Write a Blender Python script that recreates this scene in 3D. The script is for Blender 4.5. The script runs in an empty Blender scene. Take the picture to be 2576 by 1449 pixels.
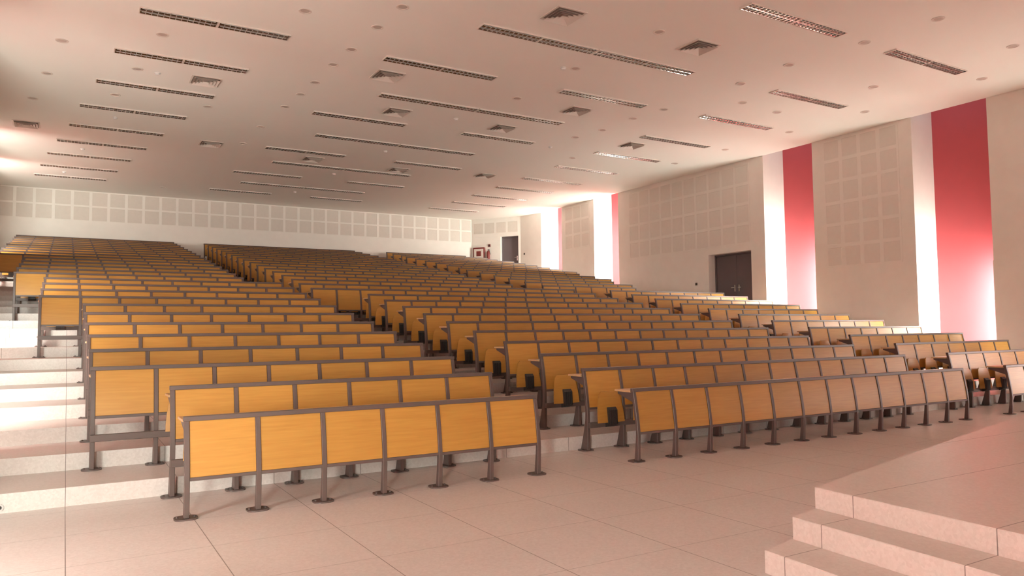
import bpy, bmesh, math, random
from mathutils import Vector, Matrix
random.seed(7)
S = bpy.context.scene
COL = S.collection
R = math.radians

# ------------------------------------------------------------------ helpers
class MB:
    """collects polygons, builds ONE mesh object"""
    def __init__(s): s.v, s.f, s.m = [], [], []
    def poly(s, pts, mi=0):
        b = len(s.v); s.v += [tuple(p) for p in pts]; s.f.append(tuple(range(b, b + len(pts)))); s.m.append(mi)
    def hexa(s, p, mi=0):
        b = len(s.v); s.v += [tuple(q) for q in p]
        for q in ((0,3,2,1),(4,5,6,7),(0,1,5,4),(1,2,6,5),(2,3,7,6),(3,0,4,7)):
            s.f.append(tuple(b+i for i in q)); s.m.append(mi)
    def box(s, x0,x1,y0,y1,z0,z1, mi=0):
        s.hexa([(x0,y0,z0),(x1,y0,z0),(x1,y1,z0),(x0,y1,z0),(x0,y0,z1),(x1,y0,z1),(x1,y1,z1),(x0,y1,z1)], mi)
    def prism(s, pts, z0, z1, mi=0):
        """plan polygon (x,y) counter-clockwise, extruded in z"""
        n = len(pts); b = len(s.v)
        s.v += [(x,y,z0) for x,y in pts] + [(x,y,z1) for x,y in pts]
        s.f.append(tuple(b+i for i in reversed(range(n)))); s.f.append(tuple(b+n+i for i in range(n)))
        for i in range(n):
            j = (i+1)%n; s.f.append((b+i,b+j,b+n+j,b+n+i))
        s.m += [mi]*(n+2)
    def xprism(s, pts, x0, x1, mi=0):
        """profile (y,z) extruded along x"""
        n = len(pts); b = len(s.v)
        s.v += [(x0,y,z) for y,z in pts] + [(x1,y,z) for y,z in pts]
        s.f.append(tuple(b+i for i in range(n))); s.f.append(tuple(b+n+i for i in reversed(range(n))))
        for i in range(n):
            j = (i+1)%n; s.f.append((b+i,b+n+i,b+n+j,b+j))
        s.m += [mi]*(n+2)
    def lathe(s, prof, seg=20, mi=0, c=(0,0,0)):
        """profile (r,z) revolved around z"""
        b = len(s.v); n = len(prof)
        for k in range(seg):
            a = 2*math.pi*k/seg
            s.v += [(c[0]+r*math.cos(a), c[1]+r*math.sin(a), c[2]+z) for r,z in prof]
        for k in range(seg):
            k2 = (k+1)%seg
            for i in range(n-1):
                s.f.append((b+k*n+i, b+k2*n+i, b+k2*n+i+1, b+k*n+i+1)); s.m.append(mi)
        s.f.append(tuple(b+k*n for k in reversed(range(seg)))); s.m.append(mi)
        s.f.append(tuple(b+k*n+n-1 for k in range(seg))); s.m.append(mi)
    def tube(s, p0, p1, r, seg=10, mi=0):
        p0, p1 = Vector(p0), Vector(p1); d = (p1-p0).normalized()
        u = d.orthogonal().normalized(); w = d.cross(u); b = len(s.v)
        for p in (p0, p1):
            for k in range(seg):
                a = 2*math.pi*k/seg; s.v.append(tuple(p+u*(r*math.cos(a))+w*(r*math.sin(a))))
        for k in range(seg):
            k2 = (k+1)%seg; s.f.append((b+k,b+k2,b+seg+k2,b+seg+k)); s.m.append(mi)
        s.f.append(tuple(b+k for k in reversed(range(seg)))); s.f.append(tuple(b+seg+k for k in range(seg))); s.m += [mi,mi]
    def mesh(s, name, mats, bevel=0, smooth=False):
        me = bpy.data.meshes.new(name); me.from_pydata(s.v, [], s.f)
        for m in (mats if isinstance(mats,(list,tuple)) else [mats]): me.materials.append(m)
        for p, mi in zip(me.polygons, s.m): p.material_index = mi
        bm = bmesh.new(); bm.from_mesh(me)
        bmesh.ops.recalc_face_normals(bm, faces=bm.faces)
        if bevel:
            es = [e for e in bm.edges if len(e.link_faces)==2 and e.calc_face_angle(0) > 0.6]
            bmesh.ops.bevel(bm, geom=es, offset=bevel, segments=1, affect='EDGES', clamp_overlap=True)
        bm.to_mesh(me); bm.free()
        if smooth:
            for p in me.polygons: p.use_smooth = True
            try: me.set_sharp_from_angle(angle=R(35))
            except Exception: pass
        return me

def link(name, data, parent=None, loc=(0,0,0), rz=0, scale=None):
    o = bpy.data.objects.new(name, data); COL.objects.link(o)
    o.location = loc; o.rotation_euler = (0,0,rz)
    if scale: o.scale = scale
    if parent: o.parent = parent
    return o
def thing(name, label, cat, loc=(0,0,0), rz=0, group=None, data=None):
    o = link(name, data, None, loc, rz)
    o['label'] = label; o['category'] = cat
    if group: o['group'] = group
    if data is None: o.empty_display_size = .1
    return o
def struct(name, data, parent=None, loc=(0,0,0), rz=0):
    o = link(name, data, parent, loc, rz)
    if parent is None: o['kind'] = 'structure'
    return o

# ------------------------------------------------------------------ materials
def mat(name, col, rough=.5, metal=0, spec=.5, emit=None, strength=0):
    m = bpy.data.materials.new(name); m.use_nodes = True
    b = m.node_tree.nodes['Principled BSDF']
    b.inputs['Base Color'].default_value = (*col,1); b.inputs['Roughness'].default_value = rough
    b.inputs['Metallic'].default_value = metal; b.inputs['Specular IOR Level'].default_value = spec
    if emit:
        b.inputs['Emission Color'].default_value = (*emit,1); b.inputs['Emission Strength'].default_value = strength
    return m
def nd(m, t, **kw):
    n = m.node_tree.nodes.new(t)
    for k,v in kw.items(): setattr(n,k,v)
    return n
def wire(m, a, b): m.node_tree.links.new(a,b)
def math_n(m, op, a, b=None, c=None):
    n = nd(m,'ShaderNodeMath',operation=op)
    for i,x in enumerate((a,b,c)):
        if x is None: continue
        if isinstance(x,(int,float)): n.inputs[i].default_value = x
        else: wire(m,x,n.inputs[i])
    return n.outputs[0]
def mixc(m, fac, a, b, blend='MIX'):
    n = nd(m,'ShaderNodeMix',data_type='RGBA',blend_type=blend)
    if isinstance(fac,(int,float)): n.inputs[0].default_value = fac
    else: wire(m,fac,n.inputs[0])
    for i,x in ((6,a),(7,b)):
        if isinstance(x,tuple): n.inputs[i].default_value = (*x,1)
        else: wire(m,x,n.inputs[i])
    return n.outputs[2]
def plaster(name, col, rough=.75, amount=.05, scale=3, spec=.3):
    m = mat(name, col, rough, spec=spec); b = m.node_tree.nodes['Principled BSDF']
    tc = nd(m,'ShaderNodeTexCoord'); nz = nd(m,'ShaderNodeTexNoise'); nz.inputs['Scale'].default_value = scale; nz.inputs['Detail'].default_value = 4
    wire(m, tc.outputs['Object'], nz.inputs['Vector'])
    dark = tuple(c*(1-2*amount) for c in col)
    wire(m, mixc(m, nz.outputs['Fac'], col, dark), b.inputs['Base Color'])
    return m
def wood(name, col, dark, rough=.38, spec=.5):
    m = mat(name, col, rough, spec=spec); b = m.node_tree.nodes['Principled BSDF']
    tc = nd(m,'ShaderNodeTexCoord'); mp = nd(m,'ShaderNodeMapping'); oi = nd(m,'ShaderNodeObjectInfo')
    mp.inputs['Scale'].default_value = (1.2, 14, 22)
    sh = nd(m,'ShaderNodeVectorMath',operation='ADD'); wire(m, tc.outputs['Object'], sh.inputs[0])
    cm = nd(m,'ShaderNodeCombineXYZ'); wire(m, math_n(m,'MULTIPLY',oi.outputs['Random'],37.0), cm.inputs[0]); wire(m, math_n(m,'MULTIPLY',oi.outputs['Random'],11.0), cm.inputs[2])
    wire(m, cm.outputs[0], sh.inputs[1]); wire(m, sh.outputs[0], mp.inputs['Vector'])
    nz = nd(m,'ShaderNodeTexNoise'); nz.inputs['Scale'].default_value = 2.2; nz.inputs['Detail'].default_value = 5; nz.inputs['Distortion'].default_value = .4
    wire(m, mp.outputs[0], nz.inputs['Vector'])
    f = math_n(m,'MULTIPLY_ADD', nz.outputs['Fac'], 1.2, -.1)
    c1 = mixc(m, f, col, dark)
    v = math_n(m,'MULTIPLY_ADD', oi.outputs['Random'], .22, .89)
    h = nd(m,'ShaderNodeHueSaturation'); wire(m, c1, h.inputs['Color']); wire(m, v, h.inputs['Value'])
    wire(m, h.outputs[0], b.inputs['Base Color'])
    return m
def terrazzo(name, col, dark, x0=.03, px=.9, y0=4.85, py=.9, flat_only=True, rough=.42):
    """pinkish terrazzo slabs: fine chips plus thin joints every 0.9 m"""
    m = mat(name, col, rough, spec=.4); b = m.node_tree.nodes['Principled BSDF']
    geo = nd(m,'ShaderNodeNewGeometry'); sp = nd(m,'ShaderNodeSeparateXYZ'); wire(m, geo.outputs['Position'], sp.inputs[0])
    vz = nd(m,'ShaderNodeTexVoronoi'); vz.inputs['Scale'].default_value = 55; wire(m, geo.outputs['Position'], vz.inputs['Vector'])
    nz = nd(m,'ShaderNodeTexNoise'); nz.inputs['Scale'].default_value = 130; nz.inputs['Detail'].default_value = 3; wire(m, geo.outputs['Position'], nz.inputs['Vector'])
    big = nd(m,'ShaderNodeTexNoise'); big.inputs['Scale'].default_value = 1.1; big.inputs['Detail'].default_value = 5; wire(m, geo.outputs['Position'], big.inputs['Vector'])
    sv = nd(m,'ShaderNodeSeparateColor'); wire(m, vz.outputs['Color'], sv.inputs[0])
    chips = math_n(m,'MULTIPLY', sv.outputs[0], .32)
    f = math_n(m,'MULTIPLY_ADD', nz.outputs['Fac'], .35, chips); f = math_n(m,'MULTIPLY_ADD', big.outputs['Fac'], .35, f)
    c1 = mixc(m, f, col, dark)
    def joint(coord, o, p, w=.0032):
        t = math_n(m,'FRACT', math_n(m,'DIVIDE', math_n(m,'SUBTRACT',coord,o-p*40), p))
        return math_n(m,'LESS_THAN', math_n(m,'ABSOLUTE', math_n(m,'SUBTRACT', t, .5)), 0) if False else math_n(m,'LESS_THAN', t, w*2/p)
    jx = joint(sp.outputs[0], x0, px) if px else None
    jy = joint(sp.outputs[1], y0, py)
    if flat_only: jy = math_n(m,'MULTIPLY', jy, math_n(m,'MULTIPLY', math_n(m,'LESS_THAN', sp.outputs[2], .02), .6))
    j = math_n(m,'MAXIMUM', jx, jy) if jx is not None else jy
    c2 = mixc(m, math_n(m,'MULTIPLY', j, .75), c1, (.12,.085,.07))
    wire(m, c2, b.inputs['Base Color'])
    return m

M = {}
M['wall'] = plaster('wall paint', (.87,.83,.775))
M['ceil'] = plaster('ceiling paint', (.89,.855,.80), amount=.02, scale=.8)
M['jamb'] = plaster('white jamb paint', (.86,.82,.78))
M['red'] = plaster('red paint', (.56,.10,.115), rough=.6, amount=.04)
M['tile'] = plaster('perforated acoustic tile', (.715,.66,.60), rough=.9, amount=.04, scale=9)
M['tilepale'] = plaster('pale perforated acoustic tile', (.785,.74,.685), rough=.9, amount=.03, scale=9)
M['floor'] = terrazzo('terrazzo floor', (.75,.70,.665), (.55,.49,.455))
M['stage'] = terrazzo('terrazzo stage', (.74,.68,.635), (.56,.49,.445), px=0, y0=3.08, py=.905, flat_only=False)
M['wood'] = wood('amber laminate', (.53,.276,.058), (.40,.178,.033))
M['desk'] = wood('pale laminate edge', (.66,.42,.22), (.55,.33,.16), rough=.3)
M['steel'] = plaster('brown grey painted steel', (.128,.090,.079), rough=.42, amount=.08, scale=12, spec=.5)
M['black'] = mat('black plastic', (.035,.03,.028), .45)
M['alu'] = mat('aluminium louvre blade', (.82,.79,.76), .28, .75)
M['aludull'] = mat('satin aluminium', (.50,.47,.45), .35, 1)
M['aludark'] = mat('shaded reflector', (.42,.37,.34), .11, 1)  # reflector metal darkened to stand in for shade in the louvre cells
M['white'] = mat('white enamel', (.72,.64,.58), .45)
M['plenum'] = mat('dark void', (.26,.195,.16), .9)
M['door'] = plaster('dark grey door', (.16,.13,.135), rough=.35, amount=.06, scale=2)
M['chrome'] = mat('brushed chrome', (.75,.74,.73), .22, 1)
M['frame'] = mat('window frame white', (.75,.72,.70), .4)
def pane(k): return mat('daylit window pane', (.9,.9,.9), .2, emit=(.94,1.0,.90), strength=26*k)
M['redmetal'] = mat('dark red enamel', (.20,.03,.025), .4)
M['tubeglass'] = mat('unlit lamp tube', (.80,.78,.75), .25)
M['grille'] = mat('speaker grille', (.55,.46,.41), .6)

# ------------------------------------------------------------------ camera (25 mm phone lens, 1.5 m above the floor)
YAW, PIT, ROL, F = R(30.79), R(3.268), R(-.6303), 1887.69
fw = Vector((math.sin(YAW)*math.cos(PIT), math.cos(YAW)*math.cos(PIT), math.sin(PIT)))
rt = Vector((math.cos(YAW), -math.sin(YAW), 0)); up = rt.cross(fw)
rt, up = math.cos(ROL)*rt+math.sin(ROL)*up, math.cos(ROL)*up-math.sin(ROL)*rt
cd = bpy.data.cameras.new('camera'); cam = bpy.data.objects.new('camera', cd); COL.objects.link(cam)
cam.matrix_world = Matrix(((rt.x,up.x,-fw.x,0),(rt.y,up.y,-fw.y,0),(rt.z,up.z,-fw.z,1.5),(0,0,0,1)))
cd.sensor_fit = 'HORIZONTAL'; cd.sensor_width = 36; cd.lens = F*36/2576; cd.clip_start = .05; cd.clip_end = 200
S.camera = cam

# ------------------------------------------------------------------ measures of the hall
Y0, DY, ST = 6.683, .9701, .164              # first row, row pitch, step height
CZ, TOPZ = 6.93, 7.7                          # false ceiling, top of the light recesses
XR, DEP, YB = 18.8, .95, 32.25                # window wall, recess depth, back wall
def rowY(r): return Y0 + DY*(r-1)
def rowZ(r): return ST*max(0, r-2)
def floorZ(y):
    k = 0
    while k < 25 and y > rowY(k+2)+.125-1e-6: k += 1
    return ST*k
def xl(y): return -.9-.045*y                  # the opposite wall runs slightly askew
RISERS = [rowY(k+1)+.125 for k in range(1,26)]

# floor: one stepped slab
prof = [(-3.2,-.4),(-3.2,0)]
for k,y in enumerate(RISERS): prof += [(y,ST*k),(y,ST*(k+1))]
prof += [(33.4,ST*25),(33.4,-.4)]
mb = MB(); mb.xprism(prof, -3.8, 20.2)
struct('floor', mb.mesh('floor', M['floor']))

# ceiling
mb = MB()
mb.prism([(xl(-3),-3),(XR,-3),(XR,28.9),(18.5,30.2),(16.95,YB),(xl(YB),YB)], CZ, CZ+.12)
struct('ceiling', mb.mesh('ceiling', M['ceil']))

# window wall: thick piers between five light recesses, red back wall and daylight window in each
REC = [(-.40,1.45),(4.47,6.32),(9.34,11.2),(14.22,16.03),(23.25,24.85),(27.2,28.86)]  # first recess and its windows are unseen, added for front fill light
wn = 0
def add_window(x0, x1, y, zf, power):
    """tall window in the jamb nearest the stage, facing the audience"""
    global wn; wn += 1
    h0, h1 = zf+.25, zf+(2.65 if y < 20 else 3.3)
    f = MB()
    for a,b,c,d in ((x0,x1,h0-.06,h0),(x0,x1,h1,h1+.06),(x0,x0+.05,h0,h1),(x1-.05,x1,h0,h1),(x0,x1,(h0+h1)/2-.02,(h0+h1)/2+.02)):
        f.box(a,b,y,y+.035,c,d)
    w = struct('window_%d' % wn, f.mesh('window_frame', M['frame']))
    p = MB(); p.box(x0+.05,x1-.05,y+.002,y+.012,h0,h1)
    struct('pane', p.mesh('pane', pane(power)), w)

def pier(name, pts, z0, z1, m=('wall','jamb')):
    mb = MB(); mb.prism(pts, z0, z1)
    me = mb.mesh(name, [M[k] for k in m])
    for p in me.polygons:                      # recess jambs are whiter than the room face
        if len(m)>1 and abs(p.normal.y) > .9: p.material_index = 1
    return struct(name, me)
edges = [-3.2]+[e for r in REC for e in r]
DR = (16.6, 18.45, 4.0)                        # door opening in the window wall
for i in range(0, len(edges), 2):
    a = edges[i]; b = edges[i+1] if i+1 < len(edges) else None
    if b is None: break
    if a < 20 and b > 20:
        pier('wall_right', [(XR,a),(XR+DEP,a),(XR+DEP,DR[0]),(XR,DR[0])], -.2, TOPZ)
        pier('wall_right', [(XR,DR[1]),(XR+DEP,DR[1]),(XR+DEP,b),(XR,b)], -.2, TOPZ)
        pier('wall_right', [(XR,DR[0]),(XR+DEP,DR[0]),(XR+DEP,DR[1]),(XR,DR[1])], DR[2], TOPZ, ('wall',))
    else:
        pier('wall_right', [(XR,a),(XR+DEP,a),(XR+DEP,b),(XR,b)], -.2, TOPZ)
for (y0,y1),pw in zip(REC,(.5,.55,.58,.66,.46,.42)):
    mb = MB(); mb.box(XR+DEP, XR+DEP+.1, y0-.1, y1+.1, -.2, TOPZ)
    struct('wall_right_red', mb.mesh('wall_red', M['red']))
    mb = MB(); mb.box(XR, XR+DEP, y0-.1, y1+.1, TOPZ, TOPZ+.1)
    struct('ceiling_recess', mb.mesh('ceiling_recess', M['ceil']))
    add_window(XR+.04, XR+DEP-.04, y0, floorZ(y0+.3), pw)

# angled corner with the rear door
P0, P1 = Vector((18.5,30.2)), Vector((16.95,YB))
mb = MB(); mb.prism([(XR,28.86),(XR+DEP,28.86),(XR+DEP,30.7),(18.5,30.2)], -.2, TOPZ)
me = mb.mesh('wall_corner', [M['wall'],M['jamb']])
for p in me.polygons:
    if p.normal.y < -.95: p.material_index = 1
struct('wall_corner', me)
ud = (P1-P0).normalized(); un = Vector((ud.y,-ud.x))          # un points out of the room
if un.x < 0: un = -un
LW = (P1-P0).length
def cpt(s, t): q = P0+ud*s+un*t; return (q.x,q.y)
D2 = (.12, 1.04, 6.02)                                     # opening along the corner wall
for s0,s1,z0 in ((0,D2[0],-.2),(D2[1],LW+.3,-.2),(D2[0],D2[1],D2[2])):
    mb = MB(); mb.prism([cpt(s0,0),cpt(s0,.5),cpt(s1,.5),cpt(s1,0)], z0, TOPZ)
    struct('wall_corner', mb.mesh('wall_corner', M['wall']))

# back wall, wall behind the stage, wall opposite the windows
mb = MB(); mb.box(-4, 17.2, YB, YB+.3, -.2, TOPZ); struct('wall_back', mb.mesh('wall_back', M['wall']))
mb = MB(); mb.box(-4, 20.2, -3.3, -3.0, -.4, TOPZ); struct('wall_front', mb.mesh('wall_front', M['wall']))
edges = [-3.2]+[e for r in REC for e in r]+[YB+.1]
for i in range(0, len(edges), 2):
    a, b = edges[i], edges[i+1]
    mb = MB(); mb.prism([(xl(a)-DEP,a),(xl(a),a),(xl(b),b),(xl(b)-DEP,b)], -.2, TOPZ)
    me = mb.mesh('wall_left', [M['wall'],M['jamb']])
    for p in me.polygons:
        if abs(p.normal.y) > .9: p.material_index = 1
    struct('wall_left', me)
for (y0,y1),pw in zip(REC,(1.0,.36,.44,.48,.30,.28)):
    mb = MB(); mb.prism([(xl(y0)-DEP-.1,y0-.1),(xl(y0)-DEP,y0-.1),(xl(y1)-DEP,y1+.1),(xl(y1)-DEP-.1,y1+.1)], -.2, TOPZ)
    struct('wall_left_red', mb.mesh('wall_red', M['red']))
    mb = MB(); mb.prism([(xl(y0)-DEP,y0-.1),(xl(y0),y0-.1),(xl(y1),y1+.1),(xl(y1)-DEP,y1+.1)], TOPZ, TOPZ+.1)
    struct('ceiling_recess', mb.mesh('ceiling_recess', M['ceil']))
    add_window(xl(y0)-DEP+.04, xl(y0)-.04, y0, floorZ(y0+.3), pw)

# ------------------------------------------------------------------ acoustic tile fields (one board with sunk perforated squares)
def acoustic(label, o, ux, cols, rows, pw, ph, tw, th, d=.008, tile='tile'):
    """o: lower corner on the wall, ux: unit vector along the wall (room on its -un side)"""
    ux = Vector((*ux,0)); n = Vector((ux.y,-ux.x,0)); o = Vector(o)+n*.001
    gx, gz = (pw-tw)/2, (ph-th)/2
    xs, zs = [0.0], [0.0]
    for i in range(cols): xs += [i*pw+gx, i*pw+gx+tw]
    xs.append(cols*pw)
    for j in range(rows): zs += [j*ph+gz, j*ph+gz+th]
    zs.append(rows*ph)
    mb = MB(); P = lambda x,z,t: tuple(o+ux*x+Vector((0,0,z))+n*t)
    for i in range(len(xs)-1):
        for j in range(len(zs)-1):
            t = d
            a,b,c,e = xs[i],xs[i+1],zs[j],zs[j+1]
            if i%2 and j%2:
                q = .012
                for (u0,v0),(u1,v1) in zip(((a,c),(b,c),(b,e),(a,e)),((b,c),(b,e),(a,e),(a,c))):
                    s = lambda u,v: (u+(q if u==a else -q), v+(q if v==c else -q))
                    (m0,k0),(m1,k1) = s(u0,v0), s(u1,v1)
                    mb.poly([P(u0,v0,t),P(u1,v1,t),P(m1,k1,t-.005),P(m0,k0,t-.005)],1)
                mb.poly([P(a+q,c+q,t-.005),P(b-q,c+q,t-.005),P(b-q,e-q,t-.005),P(a+q,e-q,t-.005)],1)
            else: mb.poly([P(a,c,t),P(b,c,t),P(b,e,t),P(a,e,t)],0)
    X,Z = xs[-1],zs[-1]
    for (u0,v0),(u1,v1) in (((0,0),(X,0)),((X,0),(X,Z)),((X,Z),(0,Z)),((0,Z),(0,0))):
        mb.poly([P(u0,v0,0),P(u1,v1,0),P(u1,v1,d),P(u0,v0,d)],0)
    me = mb.mesh('acoustic_panel',[M['wall'],M[tile]])
    bm = bmesh.new(); bm.from_mesh(me); bmesh.ops.remove_doubles(bm, verts=bm.verts, dist=1e-4); bmesh.ops.recalc_face_normals(bm, faces=bm.faces); bm.to_mesh(me); bm.free()
    return thing('acoustic_panel', label, 'acoustic panel', (0,0,0), 0, 'perforated acoustic wall panels', me)
acoustic('long band of perforated acoustic squares, two rows high, along the back wall', (-2.25,YB,5.79), (1,0), 32, 2, .6, .565, .5, .5)
acoustic('tall field of perforated squares between the two red recesses closest to the stage', (XR,13.86,3.19), (0,-1), 4, 6, .575, .615, .46, .52, tile='tilepale')
acoustic('broad field of perforated acoustic squares above the double door', (XR,22.6,4.22), (0,-1), 10, 4, .6, .65, .5, .55, tile='tilepale')
acoustic('narrow field of faint perforated squares between the two small far recesses', (XR,26.95,5.0), (0,-1), 3, 3, .6, .62, .5, .52, tile='tilepale')
q = P1-ud*.06
acoustic('short band of perforated acoustic squares on the angled corner above the rear door', (q.x,q.y,6.06), (-ud.x,-ud.y), 4, 1, .6, .8, .5, .5)

# ------------------------------------------------------------------ doors, switches, corner equipment
def door(name, origin, ux, width, z0, z1, leaves, t0):
    """door leaves set back in the opening; origin: the corner of the opening, ux along the wall"""
    ux = Vector((*ux,0)); n = Vector((ux.y,-ux.x,0)); ang = math.atan2(ux.y,ux.x)
    root = struct(name, None, None, (origin[0],origin[1],z0), ang)     # local x along the wall, local -y into the room
    H = z1-z0
    f = MB()
    f.box(0,.05,t0-.05,t0+.07,0,H); f.box(width-.05,width,t0-.05,t0+.07,0,H); f.box(.05,width-.05,t0-.05,t0+.07,H-.05,H)
    link('door_frame', f.mesh('door_frame', M['door'], .004), root)
    w = (width-.1)/leaves
    for i in range(leaves):
        l = MB(); l.box(.053+i*w,.05+(i+1)*w-.003,t0-.005,t0+.04,.005,H-.053)
        lf = link('door_leaf', l.mesh('door_leaf', M['door'], .004), root)
        hx = .05+(i+1)*w-.09 if (i == 0) else .05+i*w+.09
        h = MB(); h.box(hx-.022,hx+.022,t0-.014,t0-.005,.92,1.14); h.tube((hx,t0-.014,1.05),(hx,t0-.06,1.05),.011); h.tube((hx,t0-.058,1.05),(hx+(-.12 if i==0 else .12),t0-.058,1.05),.010)
        link('door_handle', h.mesh('door_handle', M['chrome']), lf)
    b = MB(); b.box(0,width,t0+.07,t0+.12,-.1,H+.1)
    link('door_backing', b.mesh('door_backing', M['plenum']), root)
    return root
# double door: along the wall from its far edge toward the stage
door('door_1', (XR,DR[1]), (0,-1), DR[1]-DR[0], ST*11, DR[2], 2, .34)
c0 = cpt(D2[1],0)
door('door_2', c0, (-ud.x,-ud.y), D2[1]-D2[0], ST*24, D2[2], 1, .22)
def switch(label, p, ux):
    ux = Vector((*ux,0)); ang = math.atan2(ux.y,ux.x)
    t = thing('light_switch', label, 'light switch', p, ang, 'wall switches beside the doors')
    b = MB(); b.box(-.045,.045,-.012,0,-.045,.045); link('switch_plate', b.mesh('switch_plate', M['steel'], .003), t)
    b = MB(); b.box(-.02,.02,-.018,-.012,-.03,.03); link('rocker', b.mesh('rocker', M['black'], .002), t)
switch('small dark wall switch beside the double door', (XR,19.05,3.05), (0,-1))
s0 = P0-Vector((0,0)); sp_ = Vector((XR,28.86)).lerp(Vector((18.5,30.2)), .82); d_ = (Vector((XR,28.86))-Vector((18.5,30.2))).normalized()
switch('small wall switch between the rear door and the farthest bright recess', (sp_.x,sp_.y,5.12), (d_.x,d_.y))
# fire hose cabinet and extinguisher beside the rear door
ang = math.atan2(-ud.y,-ud.x)
def cs(s): q = P0+ud*s; return (q.x,q.y)
cx = cs(2.14)
t = thing('fire_hose_cabinet', 'pale hose cabinet with dark red frame mounted beside the rear door', 'fire hose cabinet', (cx[0],cx[1],4.92), ang)
b = MB(); b.box(-.30,.30,-.12,0,0,.62); link('cabinet_body', b.mesh('cabinet_body', M['redmetal'], .006), t)
b = MB(); b.box(-.24,.25,-.135,-.12,.03,.55); dl = link('cabinet_door', b.mesh('cabinet_door', M['white'], .004), t); dl['label'] = 'pale door panel'
b = MB(); b.box(-.11,.13,-.142,-.135,.20,.44); b.box(-.02,.04,-.150,-.142,.28,.36); link('cabinet_window', b.mesh('cabinet_window', M['redmetal'], .003), dl)
cx = cs(1.64)
t = thing('fire_extinguisher', 'small dark red fire extinguisher hung between hose cabinet and rear door', 'fire extinguisher', (cx[0],cx[1],4.92), ang)
b = MB(); b.lathe([(.01,0),(.07,.01),(.075,.04),(.075,.36),(.05,.43),(.025,.45),(.02,.47)], 16, c=(0,-.09,0)); link('cylinder_body', b.mesh('cylinder_body', M['redmetal'], smooth=True), t)
b = MB(); b.box(-.03,.06,-.105,-.075,.47,.50); b.tube((0,-.09,.45),(0,-.09,.49),.012); b.tube((.05,-.09,.47),(.10,-.09,.25),.010); link('valve_handle', b.mesh('valve_handle', M['black']), t)
b = MB(); b.box(-.03,.03,-.016,0,.1,.4); link('wall_bracket', b.mesh('wall_bracket', M['black']), t)
cx = cs(1.62)
t = thing('alarm_call_point', 'little round dark alarm button above the fire extinguisher', 'alarm button', (cx[0],cx[1],5.62), ang)
b = MB(); b.box(-.06,.06,-.03,0,-.06,.06); link('housing', b.mesh('housing', M['redmetal'], .006), t)
b = MB(); b.tube((0,-.03,0),(0,-.042,0),.035,14); link('button', b.mesh('button', M['black']), t)

t = thing('floor_outlet', 'tiny round dark outlet low on the first riser of the side aisle', 'outlet', (-.445,rowY(2)+.125,.05))
b = MB(); b.tube((0,-.001,0),(0,-.009,0),.030,16); link('cover_ring', b.mesh('cover_ring', M['aludull']), t)
b = MB(); b.tube((0,-.009,0),(0,-.012,0),.016,12); link('socket', b.mesh('socket', M['black']), t)

# ------------------------------------------------------------------ stage with two side steps
A = Vector((4.39,3.39)); e = Vector((-.085,-.996)).normalized(); g = Vector((.978,.209))
def sp(u, v): q = A+g*u+e*v; return (q.x,q.y)
st = thing('stage', 'low terrazzo-clad stage platform with two steps at its end', 'stage')
mb = MB(); mb.prism([sp(0,0),sp(0,5.2),(18.2,-1.8),(18.2,3.0),(14.5,3.39),(10.6,4.86)], 0, .42); link('platform', mb.mesh('platform', M['stage'], .004), st)
mb = MB(); mb.prism([sp(-.333,.005),sp(-.333,5.2),sp(-.001,5.2),sp(-.001,.005)], 0, .28); link('step', mb.mesh('step', M['stage'], .004), st)
mb = MB(); mb.prism([sp(-.69,.0),sp(-.69,5.2),sp(-.334,5.2),sp(-.334,.0)], 0, .14); link('step', mb.mesh('step', M['stage'], .004), st)

# ------------------------------------------------------------------ benches
def smooth_prof(pts, n=3):
    """Catmull-Rom resampling of a profile line"""
    out = []
    for i in range(len(pts)-1):
        p0 = pts[max(0,i-1)]; p1 = pts[i]; p2 = pts[i+1]; p3 = pts[min(len(pts)-1,i+2)]
        for k in range(n):
            t = k/n
            out.append(tuple(.5*((2*p1[j])+(-p0[j]+p2[j])*t+(2*p0[j]-5*p1[j]+4*p2[j]-p3[j])*t*t+(-p0[j]+3*p1[j]-3*p2[j]+p3[j])*t**3) for j in (0,1)))
    out.append(pts[-1]); return out
PW = .042
SPEC = {
 'seat': dict(front=[(-.048,.012),(-.052,.30),(-.050,.52),(-.016,.78),(.034,1.017)], back=[(.074,1.017),(.028,.78),(.000,.56),(-.004,.42),(.024,.26),(.098,.012)], p0=.535, p1=.982, top=1.017, desk=.935),
 'front': dict(front=[(-.028,.012),(-.036,.22),(-.036,.34),(-.006,.58),(.040,.820)], back=[(.080,.820),(.038,.58),(.006,.40),(.006,.26),(.036,.012)], p0=.335, p1=.785, top=.820, desk=.800),
}
def fy(spec, z):
    l = smooth_prof(spec['front'],6)
    for (y0,z0),(y1,z1) in zip(l,l[1:]):
        if z0 <= z <= z1: return y0+(y1-y0)*(z-z0)/max(1e-6,z1-z0)
    return l[-1][0]
CACHE = {}
def cached(key, fn):
    if key not in CACHE: CACHE[key] = fn()
    return CACHE[key]
def post_mesh(k, desk):
    def fn():
        s = SPEC[k]; mb = MB()
        prof = smooth_prof(s['front']) + smooth_prof(s['back'])
        mb.xprism([(y,z) for y,z in prof], -PW/2, PW/2)
        return mb.mesh('post', M['steel'], .004)
    return cached(('post',k), fn)
def arm_mesh(k):
    def fn():
        s = SPEC[k]; z = s['desk']-.024; y = fy(s,z)+.03
        mb = MB(); mb.xprism([(y-.005,z-.11),(y+.27,z-.025),(y+.27,z),(y-.005,z)], -.007, .007)
        return mb.mesh('desk_bracket', M['steel'])
    return cached(('arm',k), fn)
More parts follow.
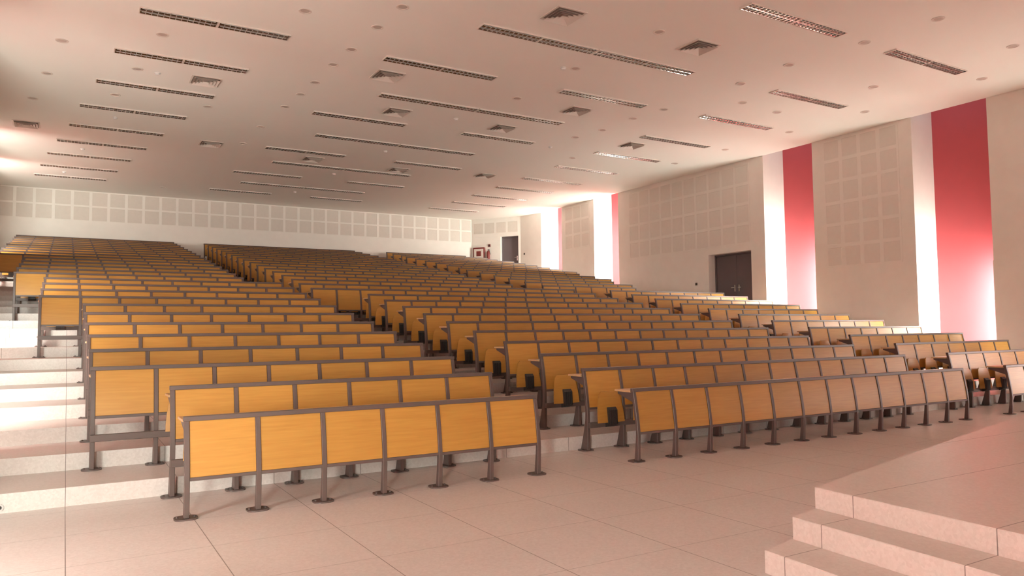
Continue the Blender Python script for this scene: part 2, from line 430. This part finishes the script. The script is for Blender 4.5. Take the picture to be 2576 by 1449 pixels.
def plate_mesh():
    def fn():
        mb = MB(); pts = []
        for i in range(20):
            a = 2*math.pi*i/20; c, s_ = math.cos(a), math.sin(a)
            pts.append((.092*math.copysign(abs(c)**.7,c), .022+.088*math.copysign(abs(s_)**.7,s_)))
        mb.prism(pts, 0, .012)
        for x in (-.066,.066): mb.lathe([(.010,.012),(.010,.020),(.004,.024)], 8, c=(x,.022,0))
        return mb.mesh('foot_plate', M['steel'])
    return cached('plate', fn)
def strip(spec, z0, z1, w, t, off, n=6, mi=0, taper=None):
    """curved board following the front of the posts"""
    mb = MB(); ring = []
    for i in range(n+1):
        z = z0+(z1-z0)*i/n; y = fy(spec,z)+off; h = w/2
        ring.append([(-h,y,z),(h,y,z),(h,y+t,z),(-h,y+t,z)])
    b = 0
    for rr in ring: mb.v += rr
    for i in range(n):
        for k in range(4):
            k2 = (k+1)%4; mb.f.append((i*4+k,i*4+k2,i*4+4+k2,i*4+4+k)); mb.m.append(mi)
    mb.f.append((3,2,1,0)); mb.f.append(tuple(n*4+i for i in range(4))); mb.m += [mi,mi]
    return mb
def panel_mesh(k, pitch):
    w = round(pitch-PW-.002,3)
    return cached(('panel',k,w), lambda: strip(SPEC[k], SPEC[k]['p0'], SPEC[k]['p1'], w, .016, .010).mesh('back_panel', M['wood'], .002, True))
def rail_mesh(k, length, which):
    def fn():
        s = SPEC[k]; mb = MB()
        if which == 'top':
            z = s['p1']; y = fy(s,z); mb.xprism([(y-.003,z),(y+.046,z),(y+.048,s['top']+.004),(y+.002,s['top']+.004)], -PW/2-.004, length+PW/2+.004)
        elif which == 'bottom':
            z = s['p0']; y = fy(s,z); mb.xprism([(y+.002,z-.028),(y+.036,z-.028),(y+.036,z),(y+.002,z)], PW/2, length-PW/2)
        elif which == 'beam':
            mb.xprism([(-.105,.288),(-.060,.288),(-.060,.355),(-.105,.355)], -PW/2, length+PW/2)
        elif which == 'desk':
            z = s['desk']; y = fy(s,z)+.052; mb.xprism([(y,z-.022),(y+.27,z-.022),(y+.275,z-.011),(y+.27,z),(y,z)], -PW/2-.01, length+PW/2+.01)
        return mb.mesh({'top':'top_rail','bottom':'bottom_rail','beam':'seat_beam','desk':'desk_top'}[which], M['desk'] if which=='desk' else M['steel'], .003)
    return cached((which,k,round(length,3)), fn)
def seat_mesh():
    def fn():
        # tip-up seat shell folded up against the backrest, its underside toward the stage
        zs = [.345,.42,.52,.62,.69,.725]; hw = [.208,.206,.196,.178,.155,.118]; ys = [-.148,-.142,-.128,-.112,-.098,-.090]
        mb = MB(); n = len(zs)
        for z,h,y in zip(zs,hw,ys): mb.v += [(-h,y,z),(-h*.5,y-.010,z),(h*.5,y-.010,z),(h,y,z),(h,y+.014,z),(h*.5,y+.006,z),(-h*.5,y+.006,z),(-h,y+.014,z)]
        for i in range(n-1):
            for k in range(8):
                k2 = (k+1)%8; mb.f.append((i*8+k,i*8+k2,i*8+8+k2,i*8+8+k)); mb.m.append(0)
        mb.f.append(tuple(reversed(range(8)))); mb.f.append(tuple((n-1)*8+k for k in range(8))); mb.m += [0,0]
        return mb.mesh('seat', M['wood'], smooth=True)
    return cached('seat', fn)
def bracket_mesh():
    def fn():
        mb = MB(); mb.xprism([(-.155,.30),(-.106,.285),(-.106,.352),(-.135,.36),(-.128,.53),(-.150,.535),(-.182,.50),(-.186,.33)], -.066, .066)
        for x in (-.048,-.016,.016,.048): mb.box(x-.005,x+.005,-.194,-.178,.32,.50)
        return mb.mesh('hinge_bracket', M['black'])
    return cached('bracket', fn)

ORD = 'front second third fourth fifth sixth seventh eighth ninth tenth eleventh twelfth thirteenth fourteenth fifteenth sixteenth seventeenth eighteenth nineteenth twentieth twenty-first twenty-second twenty-third twenty-fourth twenty-fifth twenty-sixth rearmost'.split()
BLK = {'L':'block beside the stepped white side aisle','C':'middle block between the two inner aisles','R':'block along the window wall'}
GRP = {'L':'bench rows beside the stepped side aisle','C':'bench rows of the middle block','R':'bench rows along the window wall'}
def bench(blk, r, x0, x1, n, noseat=()):
    k = 'front' if r == 1 else 'seat'; L = x1-x0; p = L/n
    if r == 1: lab = 'low front desk row without seats, ' + BLK[blk]
    else: lab = 'amber-panelled tip-up bench, %s row %s, %s' % (ORD[r-1], 'against the back wall' if r == 27 else 'from the front', BLK[blk])
    root = thing('lecture_bench', lab, 'bench', (x0,rowY(r),rowZ(r)), 0, GRP[blk])
    for i in range(n+1):
        po = link('post', post_mesh(k,True), root, (i*p,0,0))
        link('foot_plate', plate_mesh(), po)
        if r < 27: link('desk_bracket', arm_mesh(k), po)
    for i in range(n):
        link('back_panel', panel_mesh(k,p), root, ((i+.5)*p,0,0))
        if k == 'seat' and i not in noseat:
            s = link('seat', seat_mesh(), root, ((i+.5)*p,0,0))
            link('hinge_bracket', bracket_mesh(), s)
    link('top_rail', rail_mesh(k,L,'top'), root)
    link('bottom_rail', rail_mesh(k,L,'bottom'), root)
    if k == 'seat': link('seat_beam', rail_mesh(k,L,'beam'), root)
    if r < 27:
        d = link('desk_top', rail_mesh(k,L,'desk'), root)
    return root
for r in range(1,28):
    # block by the side aisle
    if r <= 2: bench('L', r, .877, 4.272, 6)
    elif r <= 8: bench('L', r, .255, 4.262, 7, (0,) if r==3 else ())
    elif r <= 12: bench('L', r, -.355, 4.255, 8, (0,) if r==9 else ())
    elif r <= 17: bench('L', r, -.90, 3.57, 8, (0,) if r==13 else ())
    else: bench('L', r, -1.54, 3.60, 9, (0,) if r==18 else ())
    # middle block
    if r <= 10: bench('C', r, 5.62, 12.423, 12)
    elif r <= 12: bench('C', r, 4.655, 12.42, 14, (0,1) if r==11 else ())
    else: bench('C', r, 4.73, 10.94, 11)
    # block along the window wall
    if r <= 2: bench('R', r, 13.78, 17.26, 6)
    elif r <= 8: bench('R', r, 13.75, 17.86, 7, (6,) if r==3 else ())
    elif r <= 12: bench('R', r, 13.74, 18.36, 8, (7,) if r==9 else ())
    elif r == 13: bench('R', r, 12.0, 15.5, 6)
    elif r <= 15: bench('R', r, 12.0, 16.15, 7)
    elif r <= 18: bench('R', r, 12.02, 16.82, 8)
    elif r <= 24: bench('R', r, 12.2, 17.4, 9)
    elif r <= 26: bench('R', r, 12.38, 17.1, 8)
    else: bench('R', r, 12.46, 16.45, 7)

# ------------------------------------------------------------------ ceiling fittings
NTH = ['rearmost']+[o+'-from-back' for o in ORD[1:12]]
MW, MD = .27, .026          # fitting width and how far it stands below the ceiling
def frame_mesh(L):
    def fn():
        mb = MB(); w = MW/2
        mb.box(0,L,-w,-w+.012,-MD,0); mb.box(0,L,w-.012,w,-MD,0)
        mb.box(0,.012,-w+.012,w-.012,-MD,0); mb.box(L-.012,L,-w+.012,w-.012,-MD,0); mb.box(L/2-.015,L/2+.015,-w+.012,w-.012,-MD,0)
        mb.box(.012,L-.012,-w+.012,w-.012,-.004,0)
        return mb.mesh('housing', M['white'])
    return cached(('lf',round(L,2)), fn)
def louvre_mesh(L):
    """two lamp channels: curved mirror sides, centre spine and cross blades"""
    def fn():
        mb = MB(); w = MW/2-.014; l = L/2-.029; n = 13
        for a,b in ((-w,-.008),(.008,w)):
            c = (a+b)/2; h = (b-a)/2
            pts = [(c+h*math.cos(math.pi*t/8), -MD+.002+(MD-.008)*math.sin(math.pi*t/8)) for t in range(9)]
            for (y0,z0),(y1,z1) in zip(pts,pts[1:]):
                mb.poly([(0,y0,z0),(l,y0,z0),(l,y1,z1),(0,y1,z1)],1)
            for i in range(n+1):
                x = l*i/n; t = .006
                q = [(x-t,a,-MD+.001),(x+t,a,-MD+.001),(x+t,b,-MD+.001),(x-t,b,-MD+.001),(x-.002,a,-.008),(x+.002,a,-.008),(x+.002,b,-.008),(x-.002,b,-.008)]
                mb.hexa(q)
        mb.box(0,l,-.008,.008,-MD+.0005,-.008)
        return mb.mesh('louvre', [M['alu'],M['aludark']])
    return cached(('ll',round(L,2)), fn)
def tube_mesh(L):
    def fn():
        mb = MB(); l = L/2-.029; mb.tube((.03,0,0),(l-.03,0,0),.005,8); return mb.mesh('lamp_tube', M['tubeglass'])
    return cached(('lt',round(L,2)), fn)
LIGHTS = []
def strip_light(label, x0, x1, y, group):
    L = x1-x0
    t = thing('ceiling_light', label, 'ceiling light', (x0,y,CZ-.001), 0, group)
    link('housing', frame_mesh(L), t)
    for s in (.013, L/2+.016):
        lv = link('louvre', louvre_mesh(L), t, (s,0,0))
        for yy in (-MW/4,MW/4): link('lamp_tube', tube_mesh(L), lv, (0,yy,-.0115))
    LIGHTS.append(((x0+x1)/2, y))
def nth(i): return 'rearmost' if i == 0 else ORD[i]+' from the back wall'
Ay = [13.66,15.86,17.97,20.09,22.09,24.02,25.87,27.78,29.54]; Ax = [(.96,3.44),(.70,3.14),(.46,2.84),(.19,2.52),(-.02,2.21),(-.30,1.96),(-.56,1.67),(-.78,1.41),(-.99,1.15)]
for i,(y,(a,b)) in enumerate(zip(Ay,Ax)):
    strip_light('louvred strip light, %s in the line above the side-aisle benches' % nth(8-i), a, b, y, 'strip lights above the side-aisle benches')
for i,(y,(a,b),(c,d)) in enumerate([(13.78,(5.33,7.84),(9.55,12.02)),(18.1,(5.13,7.58),(9.24,11.56)),(22.2,(4.92,7.30),(8.91,11.26)),(26.0,(4.72,6.99),(8.63,10.80)),(29.62,(4.54,6.79),(8.31,10.44))]):
    strip_light('louvred strip light, aisle-side one of the spaced pair that is %s' % nth(4-i), a, b, y, 'strip lights in spaced pairs above the middle block')
    strip_light('louvred strip light, window-side one of the spaced pair that is %s' % nth(4-i), c, d, y, 'strip lights in spaced pairs above the middle block')
strip_light('louvred strip light shining closest to the stage, alone in front of the joined pairs', 9.74, 12.28, 8.56, 'strip lights in spaced pairs above the middle block')
for i,(y,a,b) in enumerate([(11.48,6.24,11.33),(16.0,6.07,11.11),(20.15,5.79,10.67),(24.0,5.52,10.20),(27.8,5.29,9.89)]):
    m_ = (a+b)/2
    strip_light('louvred strip light, aisle-side half of the joined pair that is %s' % nth(4-i), a, m_-.015, y, 'strip lights in joined pairs above the middle block')
    strip_light('louvred strip light, window-side half of the joined pair that is %s' % nth(4-i), m_+.015, b, y, 'strip lights in joined pairs above the middle block')
Ey = [8.62,11.45,13.70,16.0,18.16,20.33,22.45,24.35,26.25,28.05,29.85]
for i,y in enumerate(Ey):
    a, b = 13.87, 16.4
    if i == 10: a, b = 13.6, 16.0
    strip_light('louvred strip light, %s in the line beside the window wall' % nth(10-i), a, b, y, 'strip lights beside the window wall')

def diffuser(label, x, y, s=.6):
    t = thing('air_diffuser', label, 'air diffuser', (x,y,CZ-.001), 0, 'square ceiling air diffusers')
    def ring(a, b, za, zb, tk, m):
        mb = MB()
        ca = [(-a,-a),(a,-a),(a,a),(-a,a)]; cb = [(-b,-b),(b,-b),(b,b),(-b,b)]
        for i in range(4):
            j = (i+1)%4
            lo = [(*ca[i],za),(*ca[j],za),(*cb[j],zb),(*cb[i],zb)]
            mb.hexa([(p[0],p[1],p[2]) for p in lo]+[(p[0],p[1],p[2]+tk) for p in lo])
        return mb
    h = s/2
    link('frame', cached('dfr', lambda: ring(h, h-.035, -.012, -.014, .012, 0).mesh('frame', M['white'])), t)
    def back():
        mb = MB(); mb.box(-h+.01,h-.01,-h+.01,h-.01,-.003,-.0005); return mb.mesh('plenum_shade', M['plenum'])  # dark sheet standing in for the shade seen between the vanes
    link('plenum_shade', cached('dpl', back), t)
    for q in range(4):
        a = h-.045-q*.062
        link('vane', cached(('dv',q), lambda: ring(a, a-.05, -.05, -.008, .002, 0).mesh('vane', M['white'])), t)
DIFF = []
for lab,x,y in (
 ('square air diffuser between the stage and the aisle-side half of the frontmost joined strip lights', 7.29,10.4),
 ('square air diffuser beside the bright window-side end of the frontmost joined strip lights', 10.4,10.32),
 ('square air diffuser over the side-aisle benches, closer to the stage of the two there', 2.49,16.93),
 ('square air diffuser just behind the aisle-side strip light of the frontmost spaced pair', 5.77,14.74),
 ('square air diffuser just behind the joined strip lights that are second from the stage', 6.93,17.1),
 ('square air diffuser just behind the window-side strip light of the frontmost spaced pair', 10.78,14.88),
 ('square air diffuser ahead of the window-side light of the spaced pair second from the stage', 9.97,17.14),
 ('square air diffuser over the side-aisle benches, farther back of the two there', 3.47,22.53),
 ('square air diffuser among the strip lights beside the window wall', 14.27,16.94),
 ('square air diffuser just behind the aisle-side strip light of the middle spaced pair', 6.55,23.08),
 ('square air diffuser just behind the window-side strip light of the middle spaced pair', 9.5,23.29),
 ('square air diffuser over the inner aisle beside the far window-wall strip lights', 12.5,22.73),
 ('flat air diffuser above the side aisle beside the dark ceiling patch', -.95,22.6)):
    diffuser(lab, x, y)

def downlight_mesh():
    def fn():
        mb = MB(); mb.lathe([(.108,0),(.108,-.010),(.098,-.013),(.086,-.010),(.084,-.003)], 24); return mb.mesh('trim_ring', M['white'], smooth=True)
    return cached('dlr', fn)
def downlight_in():
    def fn():
        mb = MB(); mb.lathe([(.080,-.002),(.060,-.006),(.030,-.0085)], 20); return mb.mesh('reflector', M['grille'], smooth=True)
    return cached('dli', fn)
def fitting_label(kind, x, y):
    """which strip light it sits by, and on which side of it"""
    return kind
SMALL = [(3.38,12.39),(4.75,11.44),(4.68,12.44),(1.42,14.65),(-.15,15.85),(4.62,13.68),(4.57,14.65),(1.17,16.82),(-.42,18.0),(4.56,15.9),(4.51,16.86),(-.73,20.07),(.88,18.9),(2.83,18.85),(4.43,17.98),(4.33,20.07),(4.28,22.1),(9.23,10.14),(13.17,7.27),(13.03,8.6),(15.76,7.29),(9.01,12.45),(12.76,10.13),(12.79,11.45),(15.63,10.14),(17.25,8.63),(8.98,14.75),(12.46,16.02),(12.63,13.76),(13.92,12.42),(15.32,12.56),(17.26,11.46),(12.48,14.75),(12.26,16.99),(17.18,13.7),(17.14,16.01),(13.66,19.11),(17.11,18.17),(3.01,30.12)]
DET = [(1.55,16.88),(.98,20.89),(8.76,12.53),(8.48,16.93),(12.25,18.24),(8.17,21.04),(7.8,24.9),(.34,24.9),(-.12,28.7),(7.5,28.8)]
def zone(x):
    for lim,name in ((2.1,'side aisle line'),(4.9,'inner side aisle'),(7.4,'aisle-side half of the middle block'),(11.2,'window-side half of the middle block'),(13.5,'inner window-side aisle'),(16.6,'window-side line'),(99,'edge of the window wall')):
        if x < lim: return name
def depth_rank(lst):
    """order within each zone, counted from the back wall"""
    out = {}
    for x,y in lst: out.setdefault(zone(x),[]).append((y,x))
    res = {}
    for z,l in out.items():
        l.sort(reverse=True)
        for i,(y,x) in enumerate(l): res[(x,y)] = (i,len(l),z)
    return res
def add_small(lst, kind, cat, build, group):
    rk = depth_rank(lst)
    for x,y in lst:
        i,n,z = rk[(x,y)]
        where = 'the only one' if n == 1 else ('the rearmost' if i == 0 else ORD[i]+' from the back')
        t = thing(kind[0], '%s, %s over the %s' % (kind[1], where, z), cat, (x,y,CZ-.001), 0, group)
        build(t)
def b_down(t):
    link('trim_ring', downlight_mesh(), t); link('reflector', downlight_in(), t)
def b_det(t):
    def base():
        mb = MB(); mb.lathe([(.06,0),(.06,-.012),(.05,-.018)],20); return mb.mesh('base', M['frame'], smooth=True)
    def head():
        mb = MB(); mb.lathe([(.046,-.018),(.046,-.034),(.036,-.046),(.012,-.05)],20); return mb.mesh('sensor_head', M['frame'], smooth=True)
    link('base', cached('deb',base), t); link('sensor_head', cached('deh',head), t)
add_small(SMALL, ('downlight','small round recessed downlight'), 'downlight', b_down, 'small round ceiling downlights')
add_small(DET, ('smoke_detector','white domed smoke detector'), 'smoke detector', b_det, 'white ceiling smoke detectors')

# ------------------------------------------------------------------ light, world, render look
w = bpy.data.worlds.new('world'); S.world = w; w.use_nodes = True
w.node_tree.nodes['Background'].inputs[0].default_value = (.8,.9,1,1); w.node_tree.nodes['Background'].inputs[1].default_value = .3
S.view_settings.view_transform = 'Standard'; S.view_settings.look = 'None'; S.view_settings.gamma = 1
S.view_settings.use_curve_mapping = False
S.view_settings.exposure = 1.64
cy = S.cycles
cy.max_bounces = 10; cy.diffuse_bounces = 8; cy.glossy_bounces = 4; cy.transmission_bounces = 2
cy.sample_clamp_indirect = 8; cy.caustics_reflective = False; cy.caustics_refractive = False
cy.use_denoising = True
try: cy.denoiser = 'OPENIMAGEDENOISE'
except Exception: pass
cy.use_adaptive_sampling = True; cy.adaptive_threshold = .02
